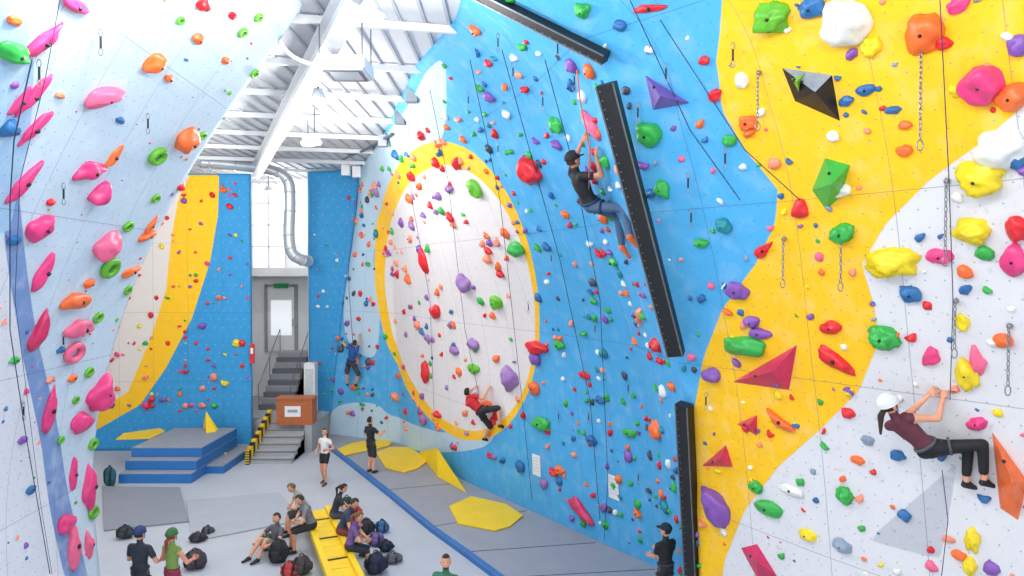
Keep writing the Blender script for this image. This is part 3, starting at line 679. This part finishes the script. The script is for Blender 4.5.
    if cfg.get('harness'):
        mh=mk('harness',cfg['harness'])
        B.torus(pel+up*.07*s,R,Fw,.160*s*w,.118*s*w,.018*s,mh,24,8)
        for i,sg in ((0,-1),(1,1)):
            hj=pel+R*sg*.088*s; kn,_=ik(hj-up*.01*s,Vector(feet[i]),.43*s,.42*s,Vector(kpole[i])); ax=(kn-hj).normalized(); x=ax.orthogonal().normalized()
            B.torus(hj+ax*.13*s,x,ax.cross(x),.09*s,.09*s,.014*s,mh,20,8); B.tube([hj+ax*.13*s+Fw*.08*s,pel+up*.06*s+Fw*.12*s],.01*s,mh,6)
            B.torus(pel+up*.0*s+R*sg*.17*s*w,Fw,up,.025*s,.045*s,.006*s,mch,12,6)
        B.torus(pel+up*.03*s+Fw*.14*s,Fw,up,.025*s,.05*s,.007*s,mch,12,6)
    return B.obj(name,True)
Z=V(0,0,1)
def standing(name,x,y,z,th,cfg,h=1.75,hands=None,lean=V(0,0,0),look=None,stride=.0):
    s=h/1.75; t=math.radians(th); Fw=V(math.sin(t),math.cos(t),0); R=V(math.cos(t),-math.sin(t),0)
    pel=V(x,y,z+.935*s); up=(Z+lean)
    hd=hands or [(-.27,.03,-.12),(.27,.03,-.12)]
    H=[pel+R*a[0]*s+Fw*a[1]*s+Z*a[2]*s for a in hd]
    feet=[V(x,y,z+.085*s)+R*(-.11)*s+Fw*stride,V(x,y,z+.085*s)+R*.11*s-Fw*stride]
    return person(name,pel-Z*(.02 if stride else 0),up,R,H,feet,[-Fw-R*.5,-Fw+R*.5],[Fw,Fw],look or Fw,cfg,s,headup=Z+lean*.5)
p=PZ(371,473,.12); standing('man_standing_black_shirt',p.x,p.y,.12,40,dict(shirt=(28,28,34),pants=(52,50,52),leg=.9,hair=(40,30,25),harness=(30,30,34)),1.76,hands=[(-.2,.28,.25),(.24,.26,.3)],look=V(.5,.6,.4),lean=V(-.04,0,0))
p=PZ(325,484,0); standing('woman_standing_white_top',p.x,p.y,0,200,dict(shirt=(232,226,222),pants=(30,30,34),leg=.5,skin=(214,150,120),hair=(80,50,35),w=.88,sleeve=.3,pony=True,shoes=(90,70,70)),1.7,stride=.12,hands=[(-.2,.22,.18),(.26,.1,.0)],look=V(-.2,-.8,.1))
standing('man_with_blue_helmet',-6.62,12.06,0,10,dict(shirt=(40,46,58),helmet=(40,60,110),pants=(40,40,50),harness=(40,40,44)),1.74,hands=[(-.2,.3,.1),(.2,.3,.1)],look=V(.2,1,0))
standing('woman_in_green_top',-6.08,12.12,0,20,dict(shirt=(120,150,70),helmet=(60,110,60),pants=(150,40,70),hair=(150,50,40),sleeve=0,w=.88,skin=(222,150,125),pony=True,harness=(120,50,70)),1.68,hands=[(-.2,.3,.15),(.2,.3,.15)],look=V(.2,1,0))
standing('man_with_beard',-1.06,10.85,0,200,dict(shirt=(50,110,80),hair=(45,30,25),beard=True,pants=(50,50,60)),1.75,look=V(.1,-1,.1))
standing('belayer_man',2.72,12.0,.12,-30,dict(shirt=(30,30,34),cap=(25,28,36),pants=(40,42,50),harness=(60,60,64),hair=(40,30,25)),1.70,hands=[(-.05,.35,.1),(.12,.32,.2)],look=V(-.5,.4,.7))
w=right.W
sc=1.14
pel=w(591,205,.38); nb_=w(573,167,.42); up=(nb_-pel)
n=right.hit(600,190)[1]
person('climber_man_black_shirt',pel,up,(-n).cross(up).normalized(),[w(584,136,.1),w(597,158,.12)],[w(622,246,.14),w(630,236,.14)],[V(-1,0,-.3),V(1,0,-.8)],[V(.8,-.3,.5),V(.9,-.3,.7)],V(.4,.1,.8),dict(shirt=(24,24,30),cap=(30,28,30),pants=(70,95,125),leg=1.85,shoes=(235,110,60),harness=(25,60,90),skin=(205,140,110),palm=-n),sc,headup=up.normalized()*.6+V(-.1,-.2,.9),toes=[V(.5,.2,-.5),V(.5,.3,-.4)])
b=MB(); q=right.hit(594,125)[0]; blob(b,q,n,.16,.5,.12,'rose',15,3,'tear'); b.obj('climbing_hold',True)
b=MB(); b.tube([w(577,70,.1),w(580,100,.15),w(590,150,.3),pel+up.normalized()*.1],.01,mat('rope_orange',(225,110,60),.8,.2,50)); b.obj('climbing_rope',True)
pel=w(930,449,.30); n=right.hit(930,440)[1]; nb_=w(904,426,.42)
up=nb_-pel
person('climber_woman_white_helmet',pel,up,(-n).cross(up).normalized()+V(0,-.3,0),[w(930,394,.12),w(943,398,.08)],[w(966,482,.12),w(984,480,.12)],[V(-.2,-.5,-.6),V(.5,-.4,-.6)],[V(.4,-.3,.8),V(.5,-.5,.9)],V(.6,.1,.75),dict(shirt=(100,45,60),pants=(28,26,30),leg=1.7,sleeve=0,w=.86,skin=(226,160,130),helmet=(225,226,228),hair=(50,30,25),pony=True,shoes=(35,35,40),harness=(80,84,92),palm=-n),.98,headup=V(-.45,-.15,.85),toes=[V(.8,.3,-.2),V(.8,.3,-.2)])
pel=w(482,412,.35); n=right.hit(480,410)[1]; nb_=w(466,396,.5); up=nb_-pel
person('climber_red_shirt',pel,up,(-n).cross(up).normalized(),[w(474,388,.12),w(488,390,.12)],[w(484,438,.12),w(500,425,.12)],[V(-.3,-.5,-.6),V(.3,-.5,-.6)],[V(.5,-.3,.5),V(.8,-.4,.6)],V(.5,.6,.6),dict(shirt=(205,35,45),pants=(40,40,48),leg=.95,hair=(40,28,24),harness=(30,30,34),palm=-n),1.08,headup=V(-.2,-.1,.9),toes=[V(.6,.5,-.2),V(.6,.5,-.2)])
n=right.hit(350,360)[1]; pel=w(351,362,.35); up=w(354,346,.4)-pel
person('climber_blue_shirt',pel,up,(-n).cross(up).normalized(),[w(335,340,.1),w(359,336,.1)],[w(347,386,.12),w(355,384,.12)],[V(-.3,-.2,-.8),V(.6,-.3,-.5)],[V(-.9,-.5,.4),V(.9,-.5,.4)],V(-.2,1,.6),dict(shirt=(30,80,150),pants=(60,60,75),leg=.95,hair=(50,35,28),harness=(30,30,34),palm=-n),1.1,toes=[V(-.3,.9,-.1),V(.3,.9,-.1)])
# ---------- bench and seated group
fa=PZ(316,508,.45); na=PZ(352,592,.45); ax=(na-fa).normalized(); sd=ax.cross(Z)
b=MB(); fa0=V(fa.x,fa.y,0); L_=(na-fa).length
for t in range(9):
    c=fa0+ax*L_*(t/8)
    if t<8: b.beam(c+Z*.30,c+ax*(L_/8-.02)+Z*.30,.42,.2,my)
    if t<8 and t%2: b.beam(c+Z*.41+ax*.1,c+ax*.16+Z*.41,.43,.012,mbk)
for s_ in (-1,1):
    b.beam(fa0+sd*s_*.27+Z*.42,fa0+ax*L_+sd*s_*.27+Z*.42,.12,.14,my)
    for t in (.05,.5,.95): c=fa0+ax*L_*t+sd*s_*.18; b.beam(c,c+Z*.22,.1,.1,my,ax)
b.obj('yellow_bench',bevel=.02)
def seated(name,t,side,cfg,h=1.7,lean=.25,off=.27,hands=((-.12,.38,.12),(.12,.36,.12)),turn=0,zz=.58):
    s=h/1.75; c=fa0+ax*L_*t+sd*side*off; Fw=(sd*side+ax*turn).normalized(); R=Fw.cross(Z)
    pel=c+Z*zz; up=Z+Fw*lean; H=[pel+R*a[0]*s+Fw*a[1]*s+Z*a[2]*s for a in hands]
    low=zz<.3
    feet=[V(c.x,c.y,.085*s)-R*.12+Fw*(.55 if low else .42)*s,V(c.x,c.y,.085*s)+R*.12+Fw*(.6 if low else .48)*s]
    person(name,pel,up,R,H,feet,[-R-Z*.4,R-Z*.4],[Fw+Z,Fw+Z],Fw-Z*.3,cfg,s,headup=Z+Fw*(lean+.2))
seated('seated_man_tan_shirt',.08,1,dict(shirt=(170,160,150),pants=(60,62,70),hair=(110,90,70),leg=.9),lean=.55)
seated('seated_woman_dark_top',.20,-1,dict(shirt=(45,45,55),pants=(70,72,85),hair=(45,30,25),w=.9,pony=True),1.62,lean=.35)
seated('seated_man_grey_shirt',.30,1,dict(shirt=(120,122,128),pants=(40,40,46),hair=(60,45,35)),lean=.4)
seated('seated_man_navy_shirt',.42,-1,dict(shirt=(50,60,85),pants=(120,50,50),hair=(60,45,35),leg=.9),lean=.45,turn=.4)
seated('seated_man_on_floor',.28,1,dict(shirt=(90,90,98),pants=(150,140,120),hair=(60,45,35),leg=.9),lean=-.1,off=1.05,zz=.14,turn=.6,hands=((-.2,.35,.2),(.2,.35,.2)))
seated('seated_woman_purple_top',.62,-1,dict(shirt=(110,80,140),pants=(40,42,60),hair=(120,80,50),w=.9,pony=True),1.62,lean=.3,turn=.2)
def bag(name,px,py,w_,h_,c,z=0):
    b=MB(); m=mat('bag_%d_%d_%d'%c,c,.8,.25,14,0,.3); p=PZ(px,py,z); sd_=random.random()*9
    b.ell(p+Z*h_*.45,V(w_*.5,0,0),V(0,w_*.36,0),V(0,0,h_*.5),m,20,14,lambda d:V(d.x,d.y,max(d.z,-.9))*(1+.25*noise.noise(d*2+V(sd_,0,0))))
    b.ell(p+V(0,-w_*.3,h_*.35),V(w_*.3,0,0),V(0,w_*.15,0),V(0,0,h_*.25),m,14,8)
    for s_ in (-1,1): b.tube(smooth([p+V(s_*w_*.2,-w_*.1,h_*.9),p+V(s_*w_*.25,-w_*.4,h_*.75),p+V(s_*w_*.22,-w_*.42,h_*.25)]),.018,mbk,6)
    b.torus(p+Z*h_*.97,V(1,0,0),V(0,0,1),w_*.1,w_*.08,.012,mbk,12,6)
    b.obj(name,True)
for i,(x,y,w_,h_,c) in enumerate([(278,562,.45,.5,(40,42,50)),(268,549,.4,.35,(60,90,80)),(366,535,.4,.4,(50,50,58)),(376,545,.4,.3,(110,90,150)),(354,520,.4,.4,(200,60,50)),(386,551,.35,.25,(30,40,60)),(376,573,.5,.45,(40,44,70)),(393,562,.4,.2,(90,90,96)),(302,574,.45,.4,(70,60,60)),(198,541,.4,.2,(45,45,55)),(208,534,.3,.2,(80,80,90)),(125,538,.4,.3,(50,55,60)),(195,568,.5,.4,(70,60,70)),(110,486,.35,.6,(30,90,100)),(290,576,.4,.3,(190,60,60)),(382,532,.35,.3,(60,110,160)),(347,509,.35,.35,(40,70,60))]): bag('backpack',x,y,w_,h_,c)
# ---------- world
wd=bpy.data.worlds.new('world'); S.world=wd; wd.use_nodes=True; bg=wd.node_tree.nodes['Background']; bg.inputs[0].default_value=(.95,.975,1,1); bg.inputs[1].default_value=1.42
